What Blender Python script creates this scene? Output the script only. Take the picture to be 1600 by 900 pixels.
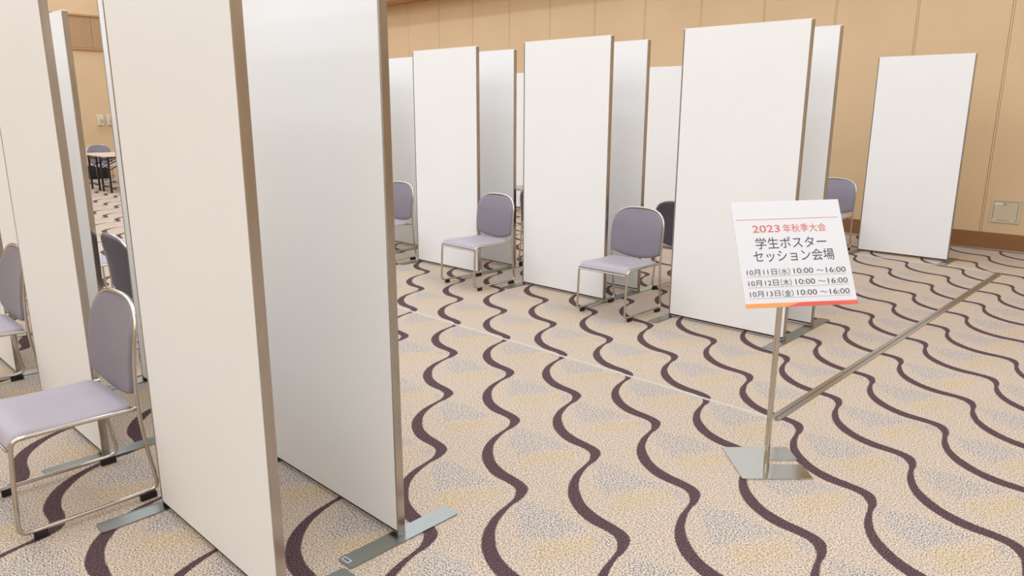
import bpy, bmesh, math, random
from mathutils import Vector, Matrix
random.seed(7)
scene = bpy.context.scene
COL = scene.collection
for o in list(bpy.data.objects):
    bpy.data.objects.remove(o)

# ------------------------------------------------------------------ camera
# World frame: +X runs along the rows of boards, +Y across the rows to the back wall, metres.
ANG = math.radians(-44.1)                 # heading of +X seen from the camera's own frame
CAM_H = 1.53903
PITCH = 0.235934
ROLL = 0.002599
ux, uy = math.cos(ANG), math.sin(ANG)
def to_world(d):                          # camera-aligned ground frame -> world
    return Vector((d[0]*ux + d[1]*uy, -d[0]*uy + d[1]*ux, d[2]))
F = Vector((0, math.cos(PITCH), -math.sin(PITCH)))
R0 = Vector((1, 0, 0)); U0 = R0.cross(F)
Rr = R0*math.cos(ROLL) + U0*math.sin(ROLL)
Ur = -R0*math.sin(ROLL) + U0*math.cos(ROLL)
Fw, Rw, Uw = to_world(F), to_world(Rr), to_world(Ur)
cam_d = bpy.data.cameras.new('camera')
cam = bpy.data.objects.new('camera', cam_d); COL.objects.link(cam)
cam_d.sensor_width = 36.0
cam_d.lens = 1154.85/1600*36.0
cam_d.clip_start = 0.05; cam_d.clip_end = 200
M = Matrix(((Rw.x, Uw.x, -Fw.x, 0), (Rw.y, Uw.y, -Fw.y, 0), (Rw.z, Uw.z, -Fw.z, CAM_H), (0, 0, 0, 1)))
cam.matrix_world = M
scene.camera = cam

# ------------------------------------------------------------------ light and exposure
scene.view_settings.view_transform = 'Standard'
scene.view_settings.look = 'None'
scene.view_settings.exposure = 0.0
scene.view_settings.gamma = 1.0
scene.view_settings.use_curve_mapping = False
world = bpy.data.worlds.new('world'); scene.world = world
world.use_nodes = True
bg = world.node_tree.nodes['Background']
bg.inputs['Color'].default_value = (0.73, 0.84, 0.99, 1); bg.inputs['Strength'].default_value = 0.28

CEIL = 5.2
ROOM = (-19.27, 6.5, -6.0, 9.76)          # x0, x1, y0, y1
def strip(x, y, lx, ly, power, color=(0.73, 0.84, 0.99)):
    l = bpy.data.lights.new('ceiling_strip_or_fill', 'AREA'); l.shape = 'RECTANGLE'
    l.size = lx; l.size_y = ly; l.energy = power; l.color = color
    o = bpy.data.objects.new('ceiling_strip_or_fill', l); COL.objects.link(o)
    o.location = (x, y, CEIL - 0.06)
    return o
for y, p in ((-4.9, 175), (-3.0, 155), (-1.4, 130), (0.2, 160), (0.9, 85), (2.45, 130), (4.0, 160), (5.4, 125), (7.4, 165)):  # frontmost strip, and those just ahead of the nearer board rows, added as fill
    strip(-6.5, y, 25.0, 0.22, p)
strip(-6.5, 1.8, 25.5, 15.0, 890, (0.73, 0.84, 0.99))    # broad soft fill added over the whole room, no fixture of its own

# ------------------------------------------------------------------ helpers
def lin(c):
    return tuple(((v/255)/12.92 if v/255 <= 0.04045 else ((v/255+0.055)/1.055)**2.4) for v in c) + (1.0,)

def mat(name, rgb, rough=0.5, metal=0.0, spec=0.5, noise=None, bump=None, linear=False):
    m = bpy.data.materials.new(name); m.use_nodes = True
    nt = m.node_tree; b = nt.nodes['Principled BSDF']
    c = rgb if linear else lin(rgb)
    b.inputs['Base Color'].default_value = c
    b.inputs['Roughness'].default_value = rough
    b.inputs['Metallic'].default_value = metal
    b.inputs['Specular IOR Level'].default_value = spec
    if noise or bump:
        tc = nt.nodes.new('ShaderNodeTexCoord')
    if noise:
        sc, amt, stretch = noise
        mp = nt.nodes.new('ShaderNodeMapping'); mp.inputs['Scale'].default_value = stretch
        n = nt.nodes.new('ShaderNodeTexNoise'); n.inputs['Scale'].default_value = sc; n.inputs['Detail'].default_value = 4
        nt.links.new(tc.outputs['Object'], mp.inputs[0]); nt.links.new(mp.outputs[0], n.inputs['Vector'])
        r = nt.nodes.new('ShaderNodeValToRGB')
        r.color_ramp.elements[0].position = 0.3; r.color_ramp.elements[1].position = 0.7
        r.color_ramp.elements[0].color = tuple(v*(1-amt) for v in c[:3]) + (1,)
        r.color_ramp.elements[1].color = tuple(min(1, v*(1+amt)) for v in c[:3]) + (1,)
        nt.links.new(n.outputs['Fac'], r.inputs[0]); nt.links.new(r.outputs[0], b.inputs['Base Color'])
    if bump:
        sc, st = bump
        n2 = nt.nodes.new('ShaderNodeTexNoise'); n2.inputs['Scale'].default_value = sc; n2.inputs['Detail'].default_value = 3
        nt.links.new(tc.outputs['Object'], n2.inputs['Vector'])
        bp = nt.nodes.new('ShaderNodeBump'); bp.inputs['Strength'].default_value = st; bp.inputs['Distance'].default_value = 0.002
        nt.links.new(n2.outputs['Fac'], bp.inputs['Height']); nt.links.new(bp.outputs[0], b.inputs['Normal'])
    return m

M_board = mat('white_board', (245, 242, 237), 0.45, noise=(1.6, 0.012, (1, 1, 1)))
M_chan = mat('brushed_channel', (186, 178, 170), 0.24, 1.0, noise=(9, 0.10, (3, 3, 0.35)))
M_plate = mat('polished_plate', (208, 210, 207), 0.13, 1.0)
M_foot = mat('steel_foot', (158, 162, 156), 0.30, 1.0, noise=(7, 0.05, (1, 0.2, 1)))
M_chrome = mat('chrome_tube', (205, 197, 186), 0.14, 1.0)
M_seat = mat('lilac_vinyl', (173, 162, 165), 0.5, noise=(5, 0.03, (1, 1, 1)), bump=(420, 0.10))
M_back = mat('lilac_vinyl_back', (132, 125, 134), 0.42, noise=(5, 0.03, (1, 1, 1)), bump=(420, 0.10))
M_shell = mat('dark_lilac_shell', (98, 90, 101), 0.5)
M_rubber = mat('black_rubber', (22, 21, 22), 0.6)
M_dark = mat('dark_gap', (30, 26, 24), 0.8)
M_wall = mat('fabric_wall', (223, 192, 152), 0.9, spec=0.15, noise=(1.3, 0.03, (1, 1, 1)), bump=(160, 0.35))
M_wood = mat('wood_panel', (184, 146, 106), 0.55, noise=(5, 0.06, (1, 1, 0.12)))
M_rail = mat('wood_rail', (192, 146, 96), 0.5)
M_base = mat('brown_baseboard', (138, 94, 54), 0.55, noise=(4, 0.08, (0.2, 0.2, 2)))
M_basestrip = mat('baseboard_strip', (190, 182, 170), 0.3, 1.0)
M_ceil = mat('ceiling_paint', (236, 228, 216), 0.9)
M_plain = mat('painted_wall', (214, 190, 155), 0.9)
M_seam = mat('carpet_track', (216, 208, 195), 0.5)
M_track = mat('metal_track', (168, 160, 146), 0.3, 0.9)
M_seamdark = mat('track_slot', (70, 62, 54), 0.6)
M_sign = mat('sign_white', (229, 226, 224), 0.5)
M_red = mat('print_red', (222, 110, 92), 0.6)
M_pink = mat('print_pink', (226, 150, 145), 0.6)
M_ink = mat('print_ink', (74, 64, 70), 0.6)
M_grey = mat('print_grey', (172, 166, 166), 0.6)
M_or = mat('print_orange', (247, 161, 88), 0.6)
M_red2 = mat('print_coral', (229, 92, 78), 0.6)
M_red3 = mat('print_salmon', (234, 112, 88), 0.6)
M_hatch = mat('hatch_paint', (204, 190, 160), 0.5)
M_hatchline = mat('hatch_gap', (112, 98, 76), 0.7)
M_label = mat('label_white', (235, 232, 226), 0.6)
M_phone = mat('phone_ivory', (226, 216, 190), 0.45)
M_phone2 = mat('phone_grey', (170, 160, 140), 0.5)
M_cord = mat('phone_cord', (224, 208, 160), 0.5)
M_table = mat('laminate_top', (216, 198, 176), 0.4)
M_black = mat('black_steel', (20, 19, 19), 0.4)
M_bag = mat('black_bag', (16, 15, 16), 0.75)
M_sticker = mat('sticker_purple', (112, 100, 122), 0.6)

def mesh_obj(name, bm, material, parent=None, smooth=None):
    me = bpy.data.meshes.new(name)
    bmesh.ops.recalc_face_normals(bm, faces=bm.faces)
    bm.to_mesh(me); bm.free()
    mats = material if isinstance(material, (list, tuple)) else [material]
    for m in mats: me.materials.append(m)
    if smooth:
        for p in me.polygons: p.use_smooth = True
        me.set_sharp_from_angle(angle=math.radians(smooth))
    o = bpy.data.objects.new(name, me); COL.objects.link(o)
    if parent: o.parent = parent
    return o

def tag(o, label=None, cat=None, group=None, kind=None):
    if label: o['label'] = label
    if cat: o['category'] = cat
    if group: o['group'] = group
    if kind: o['kind'] = kind
    return o

def empty(name, loc=(0, 0, 0), rz=0.0):
    o = bpy.data.objects.new(name, None); COL.objects.link(o)
    o.empty_display_size = 0.1
    o.location = loc; o.rotation_euler = (0, 0, rz)
    return o

def copy_tree(o, parent=None):
    c = o.copy(); COL.objects.link(c)
    if parent: c.parent = parent
    for ch in [k for k in bpy.data.objects if k.parent == o]:
        copy_tree(ch, c)
    return c

def box(bm, x0, x1, y0, y1, z0, z1, bev=0.0, seg=2, mi=0):
    r = bmesh.ops.create_cube(bm, size=1.0)
    vs = r['verts']
    for v in vs:
        v.co = Vector((x0 + (v.co.x+.5)*(x1-x0), y0 + (v.co.y+.5)*(y1-y0), z0 + (v.co.z+.5)*(z1-z0)))
    fs = set(f for v in vs for f in v.link_faces)
    for f in fs: f.material_index = mi
    if bev > 0:
        es = list(set(e for v in vs for e in v.link_edges))
        rb = bmesh.ops.bevel(bm, geom=es, offset=bev, segments=seg, profile=0.5, affect='EDGES')
        for f in rb['faces']: f.material_index = mi
    return vs

def prism(bm, pts, z0, z1, mi=0):
    a = [bm.verts.new((x, y, z0)) for x, y in pts]; b = [bm.verts.new((x, y, z1)) for x, y in pts]
    n = len(pts)
    fs = [bm.faces.new(a[::-1]), bm.faces.new(b)]
    for i in range(n): fs.append(bm.faces.new((a[i], a[(i+1) % n], b[(i+1) % n], b[i])))
    for f in fs: f.material_index = mi

def rounded_rect(x0, x1, y0, y1, r, seg=4):
    o = []
    for cx, cy, a0 in ((x1-r, y1-r, 0), (x0+r, y1-r, 90), (x0+r, y0+r, 180), (x1-r, y0+r, 270)):
        for i in range(seg+1):
            a = math.radians(a0 + 90*i/seg); o.append((cx + r*math.cos(a), cy + r*math.sin(a)))
    return o

def fillet(pts, rad, seg=7):
    """round the inner corners of a polyline; rad: one radius or one per inner corner"""
    out = [Vector(pts[0])]
    for i in range(1, len(pts)-1):
        r = rad[i-1] if isinstance(rad, (list, tuple)) else rad
        p, a, b = Vector(pts[i]), Vector(pts[i-1]), Vector(pts[i+1])
        da, db = (a-p).normalized(), (b-p).normalized()
        ang = da.angle(db)
        if r <= 0 or ang > math.pi - 0.02: out.append(p); continue
        t = min(r/math.tan(ang/2), (a-p).length*0.49, (b-p).length*0.49)
        p0, p1 = p + da*t, p + db*t
        for k in range(seg+1):
            s = k/seg
            out.append(p0*(1-s)**2 + p*2*s*(1-s) + p1*s*s)
    out.append(Vector(pts[-1]))
    return out

def tube(bm, pts, r, n=10, closed=False, caps=True):
    pts = [Vector(p) for p in pts]
    rings = []
    N = len(pts)
    def tan(i):
        if closed: return (pts[(i+1) % N] - pts[i-1]).normalized()
        return (pts[min(i+1, N-1)] - pts[max(i-1, 0)]).normalized()
    t0 = tan(0)
    ref = Vector((0, 0, 1)) if abs(t0.z) < 0.9 else Vector((1, 0, 0))
    nrm = (ref - t0*ref.dot(t0)).normalized()
    prev = t0
    for i in range(N):
        t = tan(i)
        ax = prev.cross(t)
        if ax.length > 1e-7:
            nrm = (Matrix.Rotation(prev.angle(t), 3, ax.normalized()) @ nrm)
        nrm = (nrm - t*nrm.dot(t)).normalized()
        bi = t.cross(nrm)
        rings.append([bm.verts.new(pts[i] + (nrm*math.cos(2*math.pi*k/n) + bi*math.sin(2*math.pi*k/n))*r) for k in range(n)])
        prev = t
    for i in range(N - (0 if closed else 1)):
        a, b = rings[i], rings[(i+1) % N]
        for k in range(n):
            bm.faces.new((a[k], a[(k+1) % n], b[(k+1) % n], b[k]))
    if caps and not closed:
        bm.faces.new(rings[0][::-1]); bm.faces.new(rings[-1])

def cyl(bm, c, r0, r1, z0, z1, n=24):
    a = [bm.verts.new((c[0]+r0*math.cos(2*math.pi*k/n), c[1]+r0*math.sin(2*math.pi*k/n), z0)) for k in range(n)]
    b = [bm.verts.new((c[0]+r1*math.cos(2*math.pi*k/n), c[1]+r1*math.sin(2*math.pi*k/n), z1)) for k in range(n)]
    bm.faces.new(a[::-1]); bm.faces.new(b)
    for k in range(n): bm.faces.new((a[k], a[(k+1) % n], b[(k+1) % n], b[k]))

# ------------------------------------------------------------------ carpet material
def carpet_material():
    m = bpy.data.materials.new('wave_carpet'); m.use_nodes = True
    nt = m.node_tree; N, L = nt.nodes, nt.links
    b = N['Principled BSDF']; b.inputs['Roughness'].default_value = 0.95
    b.inputs['Specular IOR Level'].default_value = 0.12
    geo = N.new('ShaderNodeNewGeometry')
    sep = N.new('ShaderNodeSeparateXYZ'); L.new(geo.outputs['Position'], sep.inputs[0])
    def mth(op, a, c=None, d=None):
        n = N.new('ShaderNodeMath'); n.operation = op
        for i, v in enumerate((a, c, d)):
            if v is None: continue
            if isinstance(v, (int, float)): n.inputs[i].default_value = v
            else: L.new(v, n.inputs[i])
        return n.outputs[0]
    X, Y = sep.outputs[0], sep.outputs[1]
    # small wobble of the woven edge
    wob = N.new('ShaderNodeTexNoise'); wob.inputs['Scale'].default_value = 150; wob.inputs['Detail'].default_value = 2
    L.new(geo.outputs['Position'], wob.inputs['Vector'])
    wv = mth('MULTIPLY', mth('SUBTRACT', wob.outputs['Fac'], 0.5), 0.03)
    dx = mth('ADD', X, 1.89626); dy = mth('SUBTRACT', Y, 2.53005)
    s = mth('ADD', mth('MULTIPLY', dx, 1.92765), mth('MULTIPLY', dy, -0.03092))
    t = mth('ADD', mth('MULTIPLY', dx, 0.01809), mth('MULTIPLY', dy, 2.06098))
    d0 = mth('ADD', mth('ADD', s, t), wv)
    n_ = mth('FLOOR', mth('ADD', d0, 1.73))
    dd = mth('SUBTRACT', d0, n_)
    w = mth('FRACT', mth('ADD', mth('SUBTRACT', mth('MULTIPLY', mth('SUBTRACT', s, t), 0.5), mth('MULTIPLY', n_, 0.5)), 0.495))
    Lp = [(-.422, -1.13), (-.365, -1.186), (-.3, -1.27), (-.226, -1.36), (-.146, -1.429), (-.057, -1.481), (.028, -1.504), (.11, -1.5),
          (.18, -1.473), (.247, -1.432), (.304, -1.379), (.352, -1.309), (.398, -1.22), (.444, -1.146), (.48, -1.113)]
    Rp = [(-.451, -.999), (-.389, -1.068), (-.344, -1.143), (-.281, -1.217), (-.208, -1.282), (-.127, -1.337), (-.04, -1.360), (.043, -1.356),
          (.107, -1.343), (.167, -1.311), (.219, -1.264), (.277, -1.197), (.324, -1.121), (.371, -1.05), (.418, -.992), (.471, -.961)]
    def curve(pts, end):
        c = N.new('ShaderNodeFloatCurve')
        cu = c.mapping.curves[0]
        P = [(0.0, end)] + [(x+.495, y) for x, y in pts] + [(1.0, end)]
        P = [(x, (y+1.6)/0.8) for x, y in P]
        while len(cu.points) < len(P): cu.points.new(0.5, 0.5)
        for q, (x, y) in zip(cu.points, P): q.location = (x, y)
        c.mapping.update()
        L.new(w, c.inputs['Value'])
        return mth('SUBTRACT', mth('MULTIPLY', c.outputs[0], 0.8), 1.6)
    dl, dr = curve(Lp, -1.106), curve(Rp, -0.966)
    def smooth(v, lo, hi):
        r = N.new('ShaderNodeMapRange'); r.interpolation_type = 'SMOOTHSTEP'
        r.inputs['From Min'].default_value = lo; r.inputs['From Max'].default_value = hi
        L.new(v, r.inputs['Value']); return r.outputs[0]
    line = mth('MULTIPLY', smooth(mth('SUBTRACT', dd, dl), -0.008, 0.008), smooth(mth('SUBTRACT', dr, dd), -0.008, 0.008))
    # tufts
    tuft = N.new('ShaderNodeTexNoise'); tuft.inputs['Scale'].default_value = 165; tuft.inputs['Detail'].default_value = 3; tuft.inputs['Roughness'].default_value = 0.65
    L.new(geo.outputs['Position'], tuft.inputs['Vector'])
    big = N.new('ShaderNodeTexNoise'); big.inputs['Scale'].default_value = 9; big.inputs['Detail'].default_value = 3
    L.new(geo.outputs['Position'], big.inputs['Vector'])
    fs, ft = mth('FRACT', s), mth('FRACT', t)
    def poly(pts, soft=.035, rough=.22):
        # convex polygon in the repeat cell (counter-clockwise), with a frayed edge
        m_ = None
        for (x0, y0), (x1, y1) in zip(pts, pts[1:] + pts[:1]):
            l = math.hypot(x1-x0, y1-y0); nx_, ny_ = -(y1-y0)/l, (x1-x0)/l
            d_ = mth('ADD', mth('MULTIPLY', fs, nx_), mth('MULTIPLY', ft, ny_))
            d_ = mth('SUBTRACT', d_, nx_*x0 + ny_*y0)
            m_ = d_ if m_ is None else mth('MINIMUM', m_, d_)
        m_ = mth('ADD', m_, mth('MULTIPLY', mth('SUBTRACT', big.outputs['Fac'], 0.5), rough))
        return smooth(m_, -soft, soft)
    grey = mth('MAXIMUM', poly([(.06, .86), (.28, .58), (.50, .44), (.74, .91), (.39, .93)]), poly([(.82, .86), (.985, .81), (.90, .985)]))
    yel = poly([(.54, .44), (.73, .30), (.90, .70), (.86, .97)])
    def ramp(els):
        r = N.new('ShaderNodeValToRGB'); cr = r.color_ramp
        while len(cr.elements) < len(els): cr.elements.new(0.5)
        for e, (p, c) in zip(cr.elements, els): e.position = p; e.color = lin(c)
        L.new(tuft.outputs['Fac'], r.inputs[0]); return r.outputs[0]
    c_base = ramp([(0.385, (115, 95, 82)), (0.465, (183, 161, 140)), (0.54, (209, 190, 166)), (0.64, (228, 211, 191))])
    c_grey = ramp([(0.40, (95, 83, 80)), (0.47, (158, 143, 133)), (0.535, (201, 188, 172)), (0.62, (228, 218, 207))])
    c_yel = ramp([(0.385, (125, 99, 70)), (0.465, (187, 161, 125)), (0.54, (209, 186, 147)), (0.64, (228, 207, 172))])
    c_line = ramp([(0.385, (60, 44, 44)), (0.52, (91, 70, 70)), (0.66, (117, 97, 97))])
    def mix(f, a, c, amt=1.0):
        x = N.new('ShaderNodeMix'); x.data_type = 'RGBA'
        if amt != 1.0: f = mth('MULTIPLY', f, amt)
        L.new(f, x.inputs[0]); L.new(a, x.inputs[6]); L.new(c, x.inputs[7]); return x.outputs[2]
    c = mix(grey, mix(yel, c_base, c_yel, 0.6), c_grey, 0.8)
    c = mix(line, c, c_line)
    L.new(c, b.inputs['Base Color'])
    bp = N.new('ShaderNodeBump'); bp.inputs['Strength'].default_value = 0.5; bp.inputs['Distance'].default_value = 0.003
    L.new(tuft.outputs['Fac'], bp.inputs['Height']); L.new(bp.outputs[0], b.inputs['Normal'])
    return m
M_carpet = carpet_material()

# ------------------------------------------------------------------ room shell
X0, X1, Y0, Y1 = ROOM
bm = bmesh.new(); box(bm, X0-.2, X1+.2, Y0-.2, Y1+.2, -0.15, 0.0)
tag(mesh_obj('floor', bm, M_carpet), kind='structure')
bm = bmesh.new(); box(bm, X0-.2, X1+.2, Y0-.2, Y1+.2, CEIL, CEIL+.15)
tag(mesh_obj('ceiling', bm, M_ceil), kind='structure')
# back wall: padded fabric panels with a V joint every 0.943 m
bm = bmesh.new()
box(bm, X0-.2, X1+.2, Y1+.012, Y1+.2, 0, CEIL)
g = 0.943; xg = -1.987
k0 = int((X0 - xg)//g); k1 = int((X1 - xg)//g) + 1
for k in range(k0, k1+1):
    a, c = xg + k*g, xg + (k+1)*g
    a, c = max(a, X0), min(c, X1)
    if c - a < 0.05: continue
    box(bm, a+.010, c-.012, Y1-.012, Y1+.02, 0.20, 3.60, bev=0.008, seg=4)
    box(bm, c-.009, c+.009, Y1-.014, Y1+.02, 0.20, 3.60, bev=0.005, seg=3)
tag(mesh_obj('wall_back', bm, M_wall, smooth=40), kind='structure')
bm = bmesh.new()
box(bm, X0, X1, Y1-.012, Y1+.01, 0.02, 0.20, bev=0.003)
tag(mesh_obj('baseboard_back', bm, M_base), kind='structure')
bm = bmesh.new(); box(bm, X0, X1, Y1-.02, Y1+.01, 0.0, 0.022, bev=0.003)
tag(mesh_obj('trim_1', bm, M_basestrip), kind='structure')
bm = bmesh.new()
box(bm, X0, X1, Y1-.52, Y1+.01, 3.60, 3.66, bev=0.008)
box(bm, X0, X1, Y1-.47, Y1+.01, 3.66, 4.0, bev=0.004)
tag(mesh_obj('trim_2', bm, M_rail), kind='structure')
# left wall with a band of wood panels between two rails
bm = bmesh.new()
box(bm, X0-.2, X0, Y0-.2, Y1+.2, 0, CEIL)
tag(mesh_obj('wall_left', bm, M_wall), kind='structure')
bm = bmesh.new()
yy = 6.065 - 1.1*11
while yy < Y1:
    box(bm, X0-.01, X0+.018, max(yy+.004, Y0), min(yy+1.096, Y1-.2), 2.90, 3.585, bev=0.003)
    yy += 1.1
tag(mesh_obj('trim_3', bm, M_wood), kind='structure')
for i, z in enumerate((2.87, 3.60)):
    bm = bmesh.new(); box(bm, X0-.01, X0+.05, Y0, Y1-.2, z-.022, z+.022, bev=0.006)
    tag(mesh_obj('trim_%d' % (4+i), bm, M_rail, smooth=40), kind='structure')
bm = bmesh.new(); box(bm, X1, X1+.2, Y0-.2, Y1+.2, 0, CEIL)
tag(mesh_obj('wall_right', bm, M_plain), kind='structure')
bm = bmesh.new(); box(bm, X0-.2, X1+.2, Y0-.2, Y0, 0, CEIL)
tag(mesh_obj('wall_front', bm, M_plain), kind='structure')

# floor tracks of the sunken carpet field
def track(name, x0, x1, y0, y1, along, label, wide):
    bm = bmesh.new()
    if along == 'x':
        box(bm, x0, x1, y0, y0+(y1-y0)*.36, -.01, .0025, bev=.0008, mi=0)
        box(bm, x0, x1, y0+(y1-y0)*.62, y1, -.01, .0025, bev=.0008, mi=0)
        box(bm, x0, x1, y0+(y1-y0)*.36, y0+(y1-y0)*.62, -.01, .0006, mi=1)
    else:
        box(bm, x0, x0+(x1-x0)*.46, y0, y1, -.01, .0025, bev=.0008, mi=0)
        box(bm, x0+(x1-x0)*.54, x1, y0, y1, -.01, .0025, bev=.0008, mi=0)
        box(bm, x0+(x1-x0)*.46, x0+(x1-x0)*.54, y0, y1, -.01, .0006, mi=1)
    return tag(mesh_obj(name, bm, [M_track if wide else M_seam, M_seamdark]), kind='structure')
track('trim_6', -19.2, -1.475, 3.464, 3.484, 'x', '', 0)
track('trim_7', -1.522, -1.462, 3.462, 8.42, 'y', '', 1)
track('trim_8', -19.2, -1.462, 8.412, 8.426, 'x', '', 0)

# ------------------------------------------------------------------ display boards
PW, PH, PT = 0.917, 2.10, 0.032           # width, top height, thickness
def make_board():
    """origin: floor point at the front right-hand end; the board runs to -X"""
    root = empty('display_board')
    bm = bmesh.new()
    box(bm, -PW+.0105, -.0105, .0010, PT-.0010, .026, PH-.006, bev=.001, seg=1)
    mesh_obj('panel', bm, M_board, root)
    for x0, x1 in ((-PW, -PW+.008), (-.008, 0)):
        bm = bmesh.new()
        box(bm, x0, x1, 0.0, PT, .0056, PH-.003, bev=.0015, seg=2)
        xm = (x0 + x1)/2 + (.004 if x0 < -.5 else -.004)
        box(bm, xm-.003, xm+.003, .004, PT-.004, .028, PH-.008, mi=1)
        mesh_obj('edge_channel', bm, [M_chan, M_dark], root)
    bm = bmesh.new(); box(bm, -PW+.004, -.004, .001, PT-.001, PH-.006, PH, bev=.001, seg=1)
    mesh_obj('top_cap', bm, M_board, root)
    bm = bmesh.new(); box(bm, -PW+.010, -.010, .005, PT-.005, .016, .027)  # rail coloured near-black for the gap shadow under the board
    mesh_obj('bottom_rail_shade', bm, M_dark, root)
    for x in (-PW+.005, -.005):
        bm = bmesh.new()
        prism(bm, rounded_rect(x-.041, x+.041, PT/2-.25, PT/2+.25, .012), 0.0005, .0055)
        f = mesh_obj('foot_plate', bm, M_foot, root)
        # low welded socket lip round the foot of the channel
        xo = x - .005 if x < -.5 else x + .005
        bm = bmesh.new(); box(bm, xo-.006, xo+.006, .010, PT-.010, .005, .0075)
        mesh_obj('socket', bm, M_chan, f)
    return root
board_proto = make_board()
used_board = [False]
def place_board(x, y, yaw, label, group, lean=0.0):
    o = board_proto if not used_board[0] else copy_tree(board_proto)
    used_board[0] = True
    o.location = (x, y, 0); o.rotation_euler = (0, 0, math.radians(yaw))
    if lean:                               # the board leans a little on its feet
        Mx = Matrix.Rotation(math.radians(lean), 4, 'Y')
        for ch in [k for k in bpy.data.objects if k.parent == o and not k.name.startswith('foot')]:
            ch.matrix_local = Mx
    return tag(o, label, 'display board', group)
G1, G2, G3 = 'white boards in the nearest row', 'white boards in the second row', 'white boards along the back wall'
place_board(-1.936, .950, .45, 'largest white display board, nearest to the viewer, front of the foreground pair', G1)
rear_d = place_board(-1.997, 1.462, .45, 'tall white display board just behind the nearest one, small sticker on its steel foot', G1)
place_board(-3.486, .925, .45, 'white display board cropped at the left, behind the near lilac chair seat', G1, -0.7)
place_board(-3.467, 1.430, .45, 'white board showing as a thin pale strip left of the nearest board', G1)
place_board(-4.990, .930, .45, 'board at the far left edge, only its lower corner showing behind the cropped chair', G1)
place_board(-5.040, 1.440, .45, 'narrow white board with top corner visible left of the wall phones', G1)
place_board(-6.520, 1.440, .45, 'shaded board at the left edge of the photo above the cropped chair back', G1)
place_board(-2.035, 4.784, .45, 'large white display board right behind the sign stand', G2)
place_board(-2.046, 5.275, .45, 'board behind the sign stand, back one of its pair, partly covered by the front board', G2)
place_board(-3.579, 4.781, .3, 'white board left of the central lilac chair, front one of the middle pair', G2)
place_board(-3.578, 5.275, .3, 'shaded board directly behind the central lilac chair back', G2)
place_board(-5.070, 4.767, .2, 'white board in the left pair of the second row, front one', G2)
place_board(-5.066, 5.253, .2, 'shaded board behind the lilac chair left of centre, back one of the left pair', G2)
place_board(-6.580, 4.780, .2, 'white board mostly hidden by the foreground pair, its steel foot showing below the half-hidden chair', G2)
place_board(-6.575, 5.270, .2, 'shaded board just right of the foreground pair, behind the half-hidden chair', G2)
place_board(-2.015, 8.649, .6, 'lone white board at the right standing before the tan wall', G3)
place_board(-5.045, 8.620, .6, 'distant white board seen between the middle pair and the sign board', G3)
place_board(-8.060, 8.620, .6, 'farthest white board, a narrow strip between the left and middle pairs', G3)
# sticker on the foot of the second board (a part of that foot)
bm = bmesh.new()
box(bm, -.036, .002, -.224, -.206, .0053, .0060, mi=0)
box(bm, -.033, -.001, -.2215, -.2085, .0055, .0063, mi=1)
st = mesh_obj('sticker', bm, [M_label, M_sticker])
feet = [c for c in bpy.data.objects if c.parent == rear_d and c.name.startswith('foot_plate')]
right_foot = max(feet, key=lambda c: max(v.co.x for v in c.data.vertices))
st.parent = right_foot; st['label'] = 'small white and purple sticker'

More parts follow.
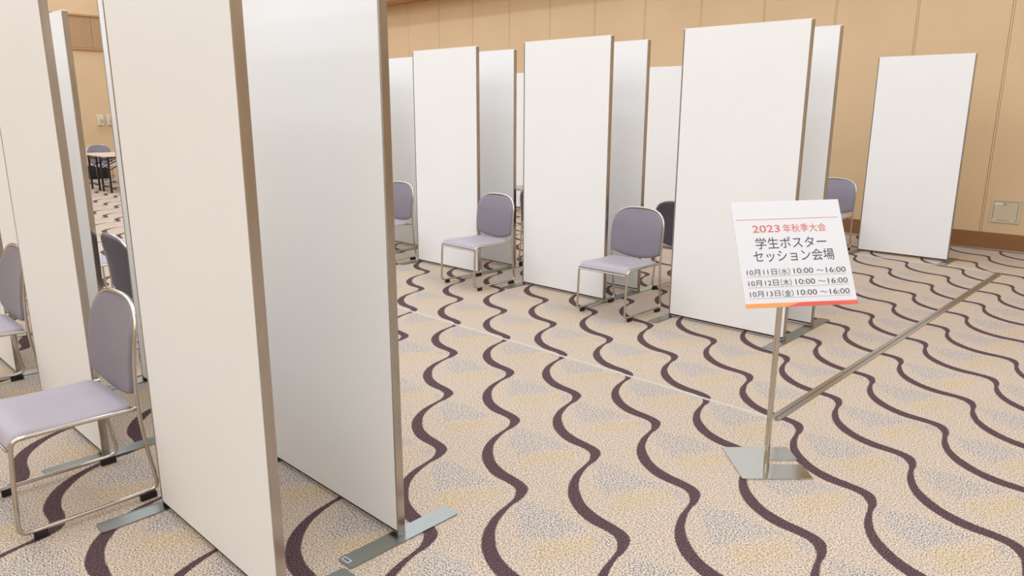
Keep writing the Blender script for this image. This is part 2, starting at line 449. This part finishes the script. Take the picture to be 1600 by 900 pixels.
# ------------------------------------------------------------------ stacking chairs
CW = 0.222
BW = 0.236                                 # half width at the tube centres
BACKP = [(.030, 0.0), (.07, .000), (.211, -.030), (.357, -.047), (.469, -.050), (.575, -.043), (.677, -.026), (.764, -.002), (.83, .018)]
def back_y(z):                             # local y of the back tube at height z (front is +Y here, so sign is flipped below)
    for (z0, y0), (z1, y1) in zip(BACKP, BACKP[1:]):
        if z <= z1:
            t = (z - z0)/(z1 - z0); return -(y0 + (y1 - y0)*t)
    return -BACKP[-1][1]
AEX, AZ = 2.8, .625
def make_chair():
    """origin on the floor under the rear of the runners, front towards +Y"""
    root = empty('stacking_chair')
    r = 0.0085
    # --- one bent tube: seat rail, front leg, runner, back upright, arch and down again
    side = [(0, .035, .384), (0, .478, .392), (0, .496, .032), (0, -.004, .032), (0, .03, .211), (0, .047, .357), (0, .050, .469), (0, .043, .575)]
    half = fillet(side, [.045, .04, .04, .0, .0, .0], 8)
    half = [Vector((CW + (BW-CW)*max(0.0, min(1.0, (p.z-.30)/.22))*(p.y < .2), p.y, p.z)) if i > 12 else Vector((CW, p.y, p.z)) for i, p in enumerate(half)]
    # smooth the upright
    arch = []
    for i in range(13):
        a = math.pi/2*i/12
        x = BW*(abs(math.cos(a))**(2/AEX)); z = AZ + (.80-AZ)*(abs(math.sin(a))**(2/AEX))
        arch.append(Vector((x, back_y(z), z)))
    left = [Vector((-p.x, p.y, p.z)) for p in arch[:-1]][::-1]
    path = half + arch + left + [Vector((-p.x, p.y, p.z)) for p in half[::-1]]
    # resample / soften
    for _ in range(2):
        q = [path[0]]
        for i in range(1, len(path)-1):
            q.append(path[i]*.6 + (path[i-1] + path[i+1])*.2)
        q.append(path[-1]); path = q
    bm = bmesh.new(); tube(bm, path, r, 10)
    mesh_obj('frame', bm, M_chrome, root, smooth=60)
    # cross bars under the seat
    for y, z, rr in ((.490, .357, .0065), (.056, .378, .006)):
        bm = bmesh.new(); tube(bm, [(-CW+.004, y, z), (CW-.004, y, z)], rr, 8)
        mesh_obj('crossbar', bm, M_chrome, root, smooth=60)
    # --- seat
    prof = [(.055, .388), (.075, .392), (.14, .388), (.22, .386), (.30, .388), (.37, .392), (.42, .395), (.45, .393), (.470, .386), (.481, .376), (.486, .366)]
    # denser
    pr = fillet([(0, a, b) for a, b in prof], .02, 5)
    for _ in range(3):
        acc = [0.0]
        for p, q in zip(pr, pr[1:]): acc.append(acc[-1] + (q-p).length)
        res_ = []
        for k in range(37):
            d_ = acc[-1]*k/36; i = 0
            while i < len(acc)-2 and acc[i+1] < d_: i += 1
            res_.append(pr[i].lerp(pr[i+1], (d_-acc[i])/max(1e-9, acc[i+1]-acc[i])))
        pr = [res_[0]] + [res_[i]*.5 + (res_[i-1]+res_[i+1])*.25 for i in range(1, 36)] + [res_[-1]]
    nx = 20
    bm = bmesh.new()
    top, bot = [], []
    M_ = len(pr)
    for i, p in enumerate(pr):
        tg = (pr[min(i+1, M_-1)] - pr[max(i-1, 0)]).normalized()
        nrm = Vector((0, -tg.z, tg.y))
        s_ = i/(M_-1)
        wx = CW - .003
        dback = p.y - pr[0].y
        if dback < .05: wx -= .05 - math.sqrt(max(0, .05**2 - (.05 - dback)**2))
        rt, rb = [], []
        for j in range(nx+1):
            u = -1 + 2*j/nx
            u = math.copysign(1 - (1-abs(u))**1.5, u)
            edge = max(0.0, 1 - abs(u)**8)
            fend = min(1.0, min(i, M_-1-i)/3.0)
            th = .004 + .016*(edge**.5)*(.35 + .65*fend)
            dip = -.006*(1-u*u)*math.sin(math.pi*min(1, max(0, (p.y-.06)/.36)))
            rt.append(bm.verts.new(Vector((u*wx, p.y, p.z + dip)) + nrm*th))
            rb.append(bm.verts.new(Vector((u*wx, p.y, p.z)) - nrm*.006))
        top.append(rt); bot.append(rb)
    for i in range(M_-1):
        for j in range(nx):
            bm.faces.new((top[i][j], top[i][j+1], top[i+1][j+1], top[i+1][j]))
            bm.faces.new((bot[i][j+1], bot[i][j], bot[i+1][j], bot[i+1][j+1]))
        bm.faces.new((top[i][0], top[i+1][0], bot[i+1][0], bot[i][0]))
        bm.faces.new((top[i+1][nx], top[i][nx], bot[i][nx], bot[i+1][nx]))
    for j in range(nx):
        bm.faces.new((top[0][j+1], top[0][j], bot[0][j], bot[0][j+1]))
        bm.faces.new((top[-1][j], top[-1][j+1], bot[-1][j+1], bot[-1][j]))
    mesh_obj('seat', bm, M_seat, root, smooth=70)
    # --- backrest: outline in x,z then rings inwards
    def outline(n=72, inset=0.0):
        o = []
        zt, zb_side, zb_mid = .800 - .004 - inset, .448 + inset, .405 + inset
        W = BW - .004 - inset
        # right side up, arch, left side down, bottom bow
        m = n//2
        for i in range(m+1):
            a = math.pi*i/m
            cx = math.copysign(abs(math.cos(a))**(2/AEX), math.cos(a)); sz = abs(math.sin(a))**(2/AEX)
            o.append((W*cx, AZ + (zt-AZ)*sz))
        for zz in (.55, .50): o.append((-W*.995, zz))
        nb = n - m
        o.append((-W*.99, zb_side + .018))
        for i in range(nb+1):
            u = -1 + 2*i/nb
            o.append((W*.955*u if abs(u) > .9 else W*.955*u, zb_mid + (zb_side - zb_mid)*abs(u)**2.2))
        o.append((W*.99, zb_side + .018))
        for zz in (.50, .55): o.append((W*.995, zz))
        return o
    def pad(front, name, m, parent, t0, t1):
        out = outline()
        cx, cz = 0, .61
        bm = bmesh.new()
        rings = []
        for f, th in ((1.0, 0.0), (.992, .45), (.975, .8), (.94, .97), (.85, 1.0), (.68, 1.0), (.5, 1.0), (.32, 1.0), (.16, 1.0)):
            ring = []
            for x, z in out:
                X, Z = cx + (x-cx)*f, cz + (z-cz)*f
                conc = -.022*(1 - (X/BW)**2)
                yb = back_y(Z) + conc*min(1, (1-f)*6 + 0.55 if f < 1 else .55) if False else back_y(Z) + conc
                y = yb + (t0 + (t1-t0)*th)
                ring.append(bm.verts.new((X, y, Z)))
            rings.append(ring)
        n = len(out)
        for a, b in zip(rings, rings[1:]):
            for k in range(n): bm.faces.new((a[k], a[(k+1) % n], b[(k+1) % n], b[k]))
        Zc = cz
        c = bm.verts.new((cx, back_y(Zc) - .022 + t1, Zc))
        for k in range(n): bm.faces.new((rings[-1][k], rings[-1][(k+1) % n], c))
        return mesh_obj(name, bm, m, parent, smooth=70)
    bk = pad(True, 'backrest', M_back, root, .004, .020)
    sh = pad(False, 'back_shell', M_shell, bk, .0045, -.004)
    sh['label'] = 'dark plastic shell behind the lilac back pad'
    # --- rubber glides under the runners
    for x in (-CW, CW):
        for y0, y1 in ((.405, .450), (.012, .075)):
            bm = bmesh.new(); box(bm, x-.010, x+.010, y0, y1, .0, .026, bev=.003)
            mesh_obj('glide', bm, M_rubber, root)
    return root
chair_proto = make_chair()
used_chair = [False]
def place_chair(x, y, rz, label, group, on_plate=False, tall=1.0):
    o = chair_proto if not used_chair[0] else copy_tree(chair_proto)
    used_chair[0] = True
    o.location = (x, y, 0); o.rotation_euler = (0, 0, math.radians(rz))
    o.scale = (1, 1, tall)
    if on_plate:                           # one runner stands on a board's steel foot
        th = .0058/(2*CW)
        o.location.z = .0029
        o.rotation_euler = (0, th if abs(rz) < 90 else -th, math.radians(rz))
    return tag(o, label, 'chair', group)
CG1, CG2, CG3, CG4 = 'lilac chairs of the nearest row', 'lilac chairs of the second row', 'lilac chairs by the back wall', 'lilac chairs at the far tables'
place_chair(-3.175, .968, 181, 'nearest lilac chair at the left, seat cut by the frame, standing in front of boards', CG1, False, 1.025)
place_chair(-4.682, .957, 180, 'lilac chair cropped by the left edge of the photo, behind the nearest chair', CG1, False, 1.025)
place_chair(-4.830, 1.49, 1, 'lilac chair seen from behind in the slit left of the nearest board, dark back', CG1, True)
place_chair(-6.238, 1.430, 2, 'lilac chair, only seat and thin legs showing in the slit beyond the dark back', CG1)
place_chair(-3.309, 4.865, 181, 'lilac chair in the centre, facing the viewer before the middle pair of boards', CG2)
place_chair(-4.797, 4.760, 178.5, 'lilac chair left of centre, facing the viewer between the left and middle pairs', CG2)
place_chair(-6.309, 4.820, 180, 'lilac chair half hidden behind the right edge of the foreground boards', CG2)
place_chair(-3.304, 5.410, 0, 'chair turned away, dark back showing behind the central chair', CG2)
place_chair(-4.860, 5.340, 0, 'chair turned away, just a sliver of dark back left of the middle pair', CG2, True)
place_chair(-3.235, 8.640, 180, 'lilac chair by the tan wall between the sign and the lone right board', CG3)
place_chair(-7.740, 8.640, 180, 'lilac chair of which only a bit of seat shows beside the farthest board', CG3)

# ------------------------------------------------------------------ sign stand
SX, SY = -1.299, 2.981
root = empty('sign_stand', (SX, SY, 0), math.radians(44.7))
tag(root, 'chrome pole sign stand holding a white event notice board on a notched square base', 'sign stand')
hs = .152
bm = bmesh.new()
# square plate with a slot from the right edge to the pole
prism(bm, [(-hs, -hs), (hs, -hs), (hs, -.022), (.012, -.022), (.012, .022), (hs, .022), (hs, hs), (-hs, hs)], .0006, .0066)
mesh_obj('base_plate', bm, M_plate, root)
bm = bmesh.new(); cyl(bm, (0, 0), .0125, .0125, .006, .93, 24)
mesh_obj('pole', bm, M_chrome, root, smooth=40)
bm = bmesh.new(); cyl(bm, (0, 0), .0165, .0155, .006, .058, 24)
mesh_obj('collar', bm, M_chrome, root, smooth=40)['label'] = 'short chrome collar at the foot of the pole'
# board pose from the photograph's four corners
SC = .945
def scw(p): return Vector((p[0]*SC, p[1]*SC, CAM_H + (p[2]-CAM_H)*SC))
TL, TR, BR, BL = [scw(p) for p in ((-1.577, 3.020, 1.145), (-1.251, 3.389, 1.157), (-1.072, 3.232, .737), (-1.398, 2.863, .724))]
e1 = ((TR-TL) + (BR-BL)).normalized()
e2 = ((TL-BL) + (TR-BR)); e2 = (e2 - e1*e2.dot(e1)).normalized()
nb = e1.cross(e2)                          # towards the viewer
bw = ((TR-TL).length + (BR-BL).length)/2; bh = ((TL-BL).length + (TR-BR).length)/2
cen = (TL+TR+BR+BL)/4
MB = Matrix(((e1.x, e2.x, nb.x, cen.x), (e1.y, e2.y, nb.y, cen.y), (e1.z, e2.z, nb.z, cen.z), (0, 0, 0, 1)))
inv = (Matrix.Translation((SX, SY, 0)) @ Matrix.Rotation(math.radians(44.7), 4, 'Z')).inverted()
ML = inv @ MB
bm = bmesh.new()
box(bm, -bw/2, bw/2, -bh/2, bh/2, -.006, 0, bev=.0008, seg=1)
bm.transform(ML)
sb = mesh_obj('sign_board', bm, M_sign, root)
# bracket between pole and board
bm = bmesh.new()
box(bm, -.09, .09, -.05, .05, -.010, -.006, bev=.001)
bm.transform(ML)
pl = ML @ Vector((0, 0, -.010))
tube(bm, [(0, 0, .90), (0, 0, min(.955, pl.z)), pl], .009, 10)
mesh_obj('bracket', bm, M_chrome, root)
def bl(x, y): return ((x-.5)*bw, (.5-y)*bh)   # fractions of the board, y down
def flat(name, pts, m, parent, h=.0006):
    bm = bmesh.new(); prism(bm, [bl(*p) for p in pts], -.0002, h)
    bm.transform(ML); return mesh_obj(name, bm, m, parent)
def rule(x0, x1, y, w, m):
    return flat('printed_rule', [(x0, y-w/2), (x1, y-w/2), (x1, y+w/2), (x0, y+w/2)], m, sb)
rule(.027, .967, .175, .006, M_pink)
for y in (.715, .816, .9165): rule(.047, .950, y, .0028, M_grey)
BT = .963
flat('printed_band', [(0, BT), (1, BT), (1, 1), (0, 1)], M_or, sb, .0005)
flat('printed_band', [(.36, 1.0), (.42, .984), (.485, BT), (1, BT), (1, 1)], M_red3, sb, .0008)
flat('printed_band', [(.36, 1.0), (.46, .978), (.56, BT+.002), (.64, BT), (.78, .972), (1, .994), (1, 1)], M_red2, sb, .0011)
def text(s, x0, x1, ytop, ybot, m, bold=0.0, h=.0007):
    """lay the string so that its ink fills the given box on the board"""
    cu = bpy.data.curves.new('printed_text', 'FONT'); cu.body = s; cu.size = 1.0
    cu.offset = bold; cu.extrude = 0.0; cu.resolution_u = 4
    tmp = bpy.data.objects.new('printed_text', cu); COL.objects.link(tmp)
    dg = bpy.context.evaluated_depsgraph_get()
    me = bpy.data.meshes.new_from_object(tmp.evaluated_get(dg))
    bpy.data.objects.remove(tmp); bpy.data.curves.remove(cu)
    xs = [v.co.x for v in me.vertices]; ys = [v.co.y for v in me.vertices]
    ax, bx, ay, by = min(xs), max(xs), min(ys), max(ys)
    (X0_, Y1_), (X1_, Y0_) = bl(x0, ytop), bl(x1, ybot)
    for v in me.vertices:
        v.co = Vector((X0_ + (v.co.x-ax)/(bx-ax)*(X1_-X0_), Y0_ + (v.co.y-ay)/(by-ay)*(Y1_-Y0_), h))
    me.transform(ML); me.materials.clear(); me.materials.append(m)
    for p in me.polygons: p.material_index = 0
    o = bpy.data.objects.new('printed_text', me); COL.objects.link(o); o.parent = sb
    return o
text('2023', .163, .414, .232, .301, M_red, .006)
text('年秋季大会', .442, .836, .228, .307, M_red, .0)
text('学生ポスター', .172, .818, .350, .459, M_ink, .0)
text('セッション会場', .135, .868, .472, .582, M_ink, .0)
for (day, wd_), (yt, yb) in zip((('10月11日', '水'), ('10月12日', '木'), ('10月13日', '金')), ((.648, .703), (.749, .804), (.849, .904))):
    text(day, .053, .323, yt, yb, M_ink, .0)
    text('（%s）' % wd_, .342, .440, yt-.003, yb+.006, M_ink, .0)
    text('10:00', .476, .652, yt+.002, yb-.004, M_ink, .0)
    text('～', .682, .745, yt+.020, yb-.019, M_ink, .0)
    text('16:00', .768, .946, yt+.004, yb-.002, M_ink, .0)

# ------------------------------------------------------------------ wall hatch
hx0, hx1, hz0, hz1 = -1.915, -1.630, .326, .588
root = empty('access_hatch', ((hx0+hx1)/2, Y1-.008, hz0))
tag(root, 'small beige metal access hatch low on the tan wall at the right', 'access hatch')
w2, hh = (hx1-hx0)/2, hz1-hz0
def fr(name, parent, m, *bxs, bev=.002):
    bm = bmesh.new()
    for b_ in bxs: box(bm, *b_, bev=bev)
    return mesh_obj(name, bm, m, parent)
fr('frame', root, M_hatch, (-w2, w2, -.014, .004, 0, .024), (-w2, w2, -.014, .004, hh-.024, hh), (-w2, -w2+.024, -.014, .004, .0242, hh-.0242), (w2-.024, w2, -.014, .004, .0242, hh-.0242), bev=.0006)
fr('door_gap', root, M_hatchline, (-w2+.02, w2-.02, -.006, .004, .02, hh-.02), bev=0)
dr = fr('door', root, M_hatch, (-w2+.0275, w2-.0275, -.011, -.003, .0275, hh-.0275), bev=.0015)
bm = bmesh.new(); cyl(bm, (0, 0), .014, .012, 0, .008, 20); bm.transform(Matrix.Translation((-.012, -.011, hh-.052)) @ Matrix.Rotation(math.radians(90), 4, 'X'))
mesh_obj('lock', bm, M_phone2, dr)
fr('name_strip', dr, M_label, (-.112, -.03, -.0122, -.0105, hh-.060, hh-.048), bev=0)
for x in (-.095, .075): fr('hinge', dr, M_phone, (x-.02, x+.02, -.017, -.008, .020, .030))

# ------------------------------------------------------------------ wall phones
def make_phone():
    root = empty('wall_phone')
    bm = bmesh.new(); box(bm, 0, .035, -.075, .075, 0, .24, bev=.012, seg=3)
    mesh_obj('phone_body', bm, M_phone, root, smooth=50)
    bm = bmesh.new()
    tube(bm, [(.052, -.045, .015), (.058, -.045, .06), (.060, -.045, .18), (.052, -.045, .225)], .017, 10)
    tube(bm, [(.036, -.045, .028), (.054, -.045, .028)], .026, 12); tube(bm, [(.036, -.045, .212), (.054, -.045, .212)], .026, 12)
    mesh_obj('handset', bm, M_phone, root, smooth=50)
    bm = bmesh.new()
    for r_ in range(4):
        for c_ in range(3): box(bm, .034, .038, .000+c_*.022, .015+c_*.022, .05+r_*.022, .065+r_*.022, bev=.001, seg=1)
    mesh_obj('keypad', bm, M_phone2, root)
    bm = bmesh.new()
    pts = []
    for i in range(25):
        t = i/24
        pts.append((.045, -.050 + .085*t*t*(1.2-.2*t) , .012 - .16*math.sin(math.pi*t)**.8))
    tube(bm, pts, .007, 8)
    mesh_obj('cord', bm, M_cord, root, smooth=60)
    return root
ph = make_phone(); ph.location = (X0, 6.02, 1.17)
tag(ph, 'ivory wall phone with looped cord, left one of two on the far tan wall', 'telephone', 'wall phones')
ph2 = copy_tree(ph); ph2.location = (X0, 6.225, 1.17)
tag(ph2, 'ivory wall phone partly hidden by a white board edge, right one of two', 'telephone', 'wall phones')

# ------------------------------------------------------------------ far folding tables
def make_table():
    root = empty('folding_table')
    bm = bmesh.new(); box(bm, -.30, .30, 0, 1.8, .672, .70, bev=.006)
    mesh_obj('tabletop', bm, M_table, root)
    for y in (.10, 1.70):
        for x in (-.22, .22):
            bm = bmesh.new(); box(bm, x-.016, x+.016, y-.016, y+.016, 0, .672, bev=.004)
            mesh_obj('leg', bm, M_black, root)
        for z0, z1 in ((.10, .125), (.60, .64)):
            bm = bmesh.new(); box(bm, -.22, .22, y-.01, y+.01, z0, z1)
            mesh_obj('stretcher', bm, M_black, root)
    for x in (-.22, .22):
        bm = bmesh.new(); tube(bm, [(x, .10, .42), (x, .55, .66)], .009, 8); tube(bm, [(x, 1.70, .42), (x, 1.25, .66)], .009, 8)
        box(bm, x-.012, x+.012, .10, 1.70, .645, .672)
        mesh_obj('brace', bm, M_black, root)
    return root
tb = make_table(); tb.location = (-15.37, 4.68, 0)
tag(tb, 'folding table with pale top and black legs, nearer one of two far tables', 'table', 'far folding tables')
tb2 = copy_tree(tb); tb2.location = (-16.02, 4.68, 0)
tag(tb2, 'folding table behind the nearer far table, its pale top partly hidden by a board edge', 'table', 'far folding tables')
place_chair(-17.45, 5.34, -90, 'lilac chair behind the far folding tables, back facing under the wall phones', CG4)
place_chair(-17.00, 5.95, -90, 'lilac chair beside the far folding tables, cut by the board edge', CG4)
root = empty('tote_bag', (-18.55, 5.62, 0))
tag(root, 'black bag standing on the floor under the far table', 'bag')
bm = bmesh.new()
vs = box(bm, -.10, .10, -.24, .24, 0, .30, bev=.03, seg=3)
for v in bm.verts:
    k = v.co.z/.30
    v.co.y *= 1 - .18*k; v.co.x *= 1 - .45*k
mesh_obj('bag_body', bm, M_bag, root, smooth=50)
for x in (-.05, .05):
    bm = bmesh.new(); tube(bm, [(x, -.10 + .20*i/10, .29 + .12*math.sin(math.pi*i/10)) for i in range(11)], .009, 8)
    mesh_obj('handle', bm, M_bag, root, smooth=60)
